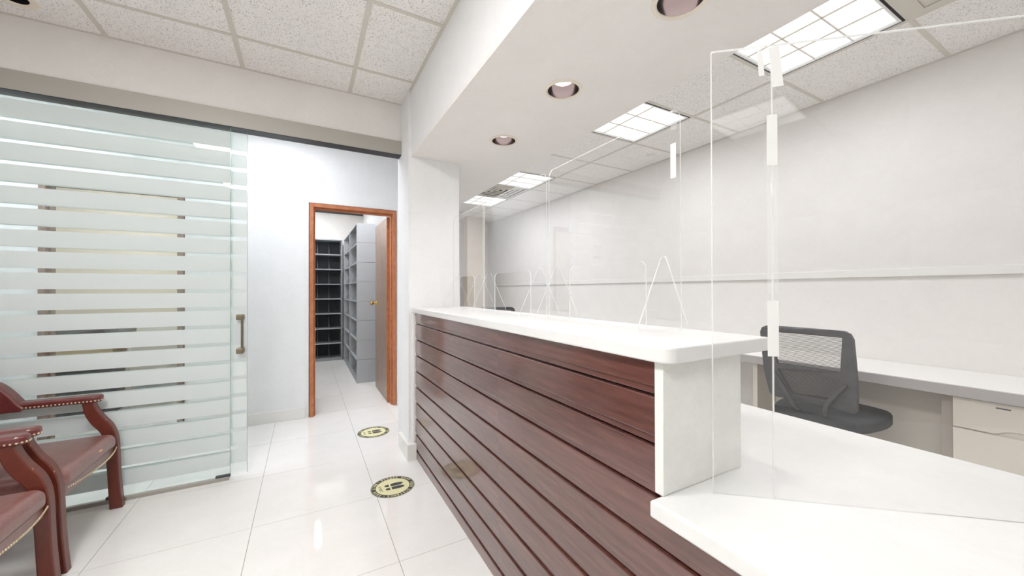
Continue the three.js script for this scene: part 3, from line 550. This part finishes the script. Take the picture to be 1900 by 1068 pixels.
// ---------------------------------------------------------------- burgundy guest chairs
function guestChair() {                                               // own coordinates: origin on the floor mid-way between the front legs, front towards +x
  const t = thing('guest_armchair', 'burgundy leather armchair with brass nails next to the striped glass', 'armchair', [0, 0, 0], 'burgundy armchairs along the waiting area wall');
  const F = 0.925;                                                    // profile points were read at x + F
  const L = [[-1.068, 0.612], [-1.066, 0.604], [-1.055, 0.543], [-1.03, 0.488], [-1.002, 0.447], [-0.983, 0.405], [-0.975, 0.34], [-0.969, 0.25], [-0.957, 0]];
  const R = [[-0.903, 0], [-0.915, 0.15], [-0.92, 0.25], [-0.924, 0.36], [-0.932, 0.42], [-0.952, 0.475], [-0.985, 0.525], [-1.008, 0.57], [-1.017, 0.596], [-1.018, 0.612]];
  const pl = (a) => new THREE.SplineCurve(a.map(([x, y]) => new THREE.Vector2(x + F, y))).getPoints(28);
  const prof = new THREE.Shape([...pl(L), ...pl(R)]);
  for (const sg of [-1, 1]) {
    part(t, 'front_leg', extrude(prof, 0.034, { bevelEnabled: true, bevelSize: 0.005, bevelThickness: 0.005, bevelSegments: 2, bevelOffset: -0.005 }).translate(0, 0, sg * 0.282 - 0.017), M.mahogany, false);
    const leg = t.children[t.children.length - 1], rp = new THREE.SplineCurve(R.map(([x, y]) => new THREE.Vector2(x + F, y))), chips = [];
    for (let i = 0; i < 26; i++) { const q = rp.getPoint(0.02 + 0.93 * rnd()), e = rnd() < 0.5 ? -1 : 1, k = 0.0016 + 0.0022 * rnd() * rnd(); chips.push(new THREE.IcosahedronGeometry(k, 0).scale(0.8, 1 + 2.2 * rnd(), 0.8).translate(q.x - 0.0034, q.y, sg * 0.282 + e * 0.0188)); }
    sub(leg, 'chipped_spots', join(chips), M.rawWood).userData.kind = 'stuff';
    // arm pad: swept rounded section from the back to a rounded front end
    const pad = new THREE.Shape(), zc = sg * 0.282, hw = 0.036; pad.moveTo(-0.5, -zc - hw + 0.004); pad.lineTo(-0.1, -zc - hw); pad.absarc(-0.098, -zc, hw, -Math.PI / 2, Math.PI / 2, false); pad.lineTo(-0.5, -zc + hw - 0.004);
    const arm = part(t, 'arm', uvMetres(extrude(pad, 0.012, { curveSegments: 20, bevelEnabled: true, bevelSize: 0.014, bevelThickness: 0.014, bevelSegments: 6, bevelOffset: -0.014 }).rotateX(-Math.PI / 2).translate(0, 0.62, 0)), M.leather, false);
    const nails = []; for (let i = 0; i < 27; i++) for (const e of [-1, 1]) nails.push(new THREE.SphereGeometry(0.0046, 8, 6).scale(1, 1, 0.5).translate(-0.1 - i * 0.0148, 0.6175, sg * 0.282 + e * 0.0352));
    for (let i = 1; i < 8; i++) { const a = -Math.PI / 2 + i * Math.PI / 8; nails.push(new THREE.SphereGeometry(0.0046, 8, 6).translate(-0.098 + 0.0348 * Math.cos(a), 0.6175, sg * 0.282 + 0.0348 * Math.sin(a))); }
    sub(arm, 'nail_heads', join(nails), M.nail).userData.kind = 'stuff';
    part(t, 'rear_leg', extrude([[-0.50, 0.42], [-0.54, 0.2], [-0.565, 0], [-0.525, 0], [-0.495, 0.2], [-0.45, 0.42]], 0.034).translate(0, 0, sg * 0.25 - 0.017), M.mahogany, false);
    // scooped side of the upholstered back running down into the arm
    part(t, 'back_wing', extrude(new THREE.Shape([...new THREE.SplineCurve([[-0.34, 0.618], [-0.362, 0.642], [-0.4, 0.70], [-0.44, 0.745], [-0.5, 0.78], [-0.56, 0.795]].map((p) => new THREE.Vector2(...p))).getPoints(20), new THREE.Vector2(-0.57, 0.60), new THREE.Vector2(-0.36, 0.598)]), 0.05, { bevelEnabled: true, bevelSize: 0.012, bevelThickness: 0.012, bevelSegments: 4, bevelOffset: -0.012 }).translate(0, 0, sg * 0.28 - 0.025), M.leather, false);
  }
  // cushion with a domed top
  const w = 0.262, cu = new RoundedBoxGeometry(0.5, 0.085, 2 * w, 8, 0.035), p = cu.attributes.position;
  for (let i = 0; i < p.count; i++) { const x = p.getX(i), z = p.getZ(i); if (p.getY(i) > 0) p.setY(i, p.getY(i) + 0.02 * Math.max(0, 1 - (z / w) ** 2) * Math.max(0, 1 - (x / 0.26) ** 2)); if (x > 0) p.setX(i, x + 0.035 * x / 0.25 * Math.max(0, 1 - (z / w) ** 2)); }
  cu.computeVertexNormals();
  const seat = part(t, 'seat', uvMetres(cu.translate(-0.255, 0.385, 0)), M.leatherSeat, false);
  const nh = []; for (let i = 0; i <= 40; i++) { const z = -w + 0.02 + i * (2 * w - 0.04) / 40; nh.push(new THREE.SphereGeometry(0.0048, 8, 6).scale(0.6, 1, 1).translate(-0.002 + 0.035 * Math.max(0, 1 - (z / w) ** 2), 0.349, z)); }
  sub(seat, 'nail_heads', join(nh), M.nail).userData.kind = 'stuff';
  part(t, 'seat_rail', bx(-0.5, -0.015, 0.30, 0.346, -w, w, 0.006), M.leatherSeat, false);
  part(t, 'backrest', uvMetres(extrude(new THREE.Shape([[-0.30, 0.44], [-0.30, 0.86], [-0.25, 0.91], [0.25, 0.91], [0.30, 0.86], [0.30, 0.44]].map(([a, b]) => new THREE.Vector2(a, b))), 0.06, { bevelEnabled: true, bevelSize: 0.02, bevelThickness: 0.02, bevelSegments: 4, bevelOffset: -0.02 }).rotateY(Math.PI / 2).rotateZ(0.12).translate(-0.55 + 0.06, 0.0, 0)), M.leather, false);
  part(t, 'seat_bracket', join(bx(-0.5, -0.05, 0.31, 0.35, 0.255, 0.268), bx(-0.5, -0.05, 0.31, 0.35, -0.268, -0.255)), M.mahogany, false);
  return t;
}
const gc = guestChair(); gc.position.set(-0.925, 0, -2.662);
const gc2 = copy(gc, 'burgundy leather armchair with brass nails standing away from the glass'); gc2.position.set(-0.915, 0, -1.998);
{ const w = sub(gc.getObjectByName('seat'), 'torn_patch', new THREE.IcosahedronGeometry(0.012, 1).scale(0.45, 0.5, 1.3).rotateZ(-0.7).translate(0.0225, 0.4155, 0.0), M.rawWood); w.userData.label = 'torn spot baring pale padding'; }

// ---------------------------------------------------------------- floor decals
function decalTexture() {
  const n = 1024, c = document.createElement('canvas'); c.width = c.height = n; const x = c.getContext('2d'), cream = '#e9e4b4', black = '#33332d';
  x.translate(n / 2, n / 2); x.fillStyle = black; x.beginPath(); x.arc(0, 0, n / 2, 0, 7); x.fill();
  x.fillStyle = cream; x.beginPath(); x.arc(0, 0, 0.385 * n, 0, 7); x.fill(); x.strokeStyle = cream; x.lineWidth = 7; x.beginPath(); x.arc(0, 0, 0.487 * n, 0, 7); x.stroke();
  x.textAlign = 'center'; x.textBaseline = 'middle'; x.font = 'bold 96px sans-serif';
  const arcText = (txt, r, mid, span, flip) => { [...txt].forEach((ch, i) => { const a = mid + (flip ? -1 : 1) * span * ((i + 0.5) / txt.length - 0.5); x.save(); x.rotate(a); x.translate(0, flip ? r : -r); x.fillText(ch, 0, 0); x.restore(); }); };
  arcText('PLEASE KEEP YOUR DISTANCE', 0.436 * n, 0, 4.15, false);
  arcText('WAIT HERE', 0.436 * n, 0, 1.55, true);
  for (const s of [-1, 1]) { x.beginPath(); x.arc(s * 0.436 * n * Math.sin(2.22), -0.436 * n * Math.cos(2.22), 13, 0, 7); x.fill(); }
  x.fillStyle = '#3b3b3c';
  for (const s of [-1, 1]) {
    const o = s * 82;
    x.beginPath(); x.moveTo(o - 56, 40); x.bezierCurveTo(o - 84, -100, o - 70, -250, o + s * 6, -262); x.bezierCurveTo(o + 78, -250, o + 84, -100, o + 56, 40); x.closePath(); x.fill();
    x.beginPath(); x.moveTo(o - 54, 78); x.lineTo(o + 54, 78); x.bezierCurveTo(o + 60, 150, o + 34, 182, o, 184); x.bezierCurveTo(o - 34, 182, o - 60, 150, o - 54, 78); x.fill();
  }
  x.font = 'bold 88px sans-serif'; x.fillText('6 FEET', 0, 290);
  const t = new THREE.CanvasTexture(c); t.colorSpace = THREE.SRGBColorSpace; t.anisotropy = 8; return t;
}
{
  const dm = S({ map: decalTexture(), roughness: 0.55 });
  // print lies on the top face, its upper side towards +x
  const g = new THREE.CircleGeometry(0.13, 72).rotateX(-Math.PI / 2).rotateY(-Math.PI / 2), side = new THREE.CylinderGeometry(0.13, 0.13, 0.0008, 72, 1, true);
  for (const [x, z, label] of [[0.478, -2.412, 'round yellow and black footprint sticker beside the dark counter'], [0.516, -3.418, 'round yellow and black footprint sticker in the glass doorway']]) {
    const t = thing('floor_sticker', label, 'floor sticker', [x, 0.0002, z], 'round distance stickers on the floor');
    part(t, 'print', g.clone().translate(0, 0.0009, 0), dm, false); part(t, 'rim', side.clone().translate(0, 0.0004, 0), M.gasket, false);
  }
}

scene.traverse((o) => { if (o.isMesh) { o.castShadow = o.receiveShadow = true; } });
renderer.render(scene, camera);
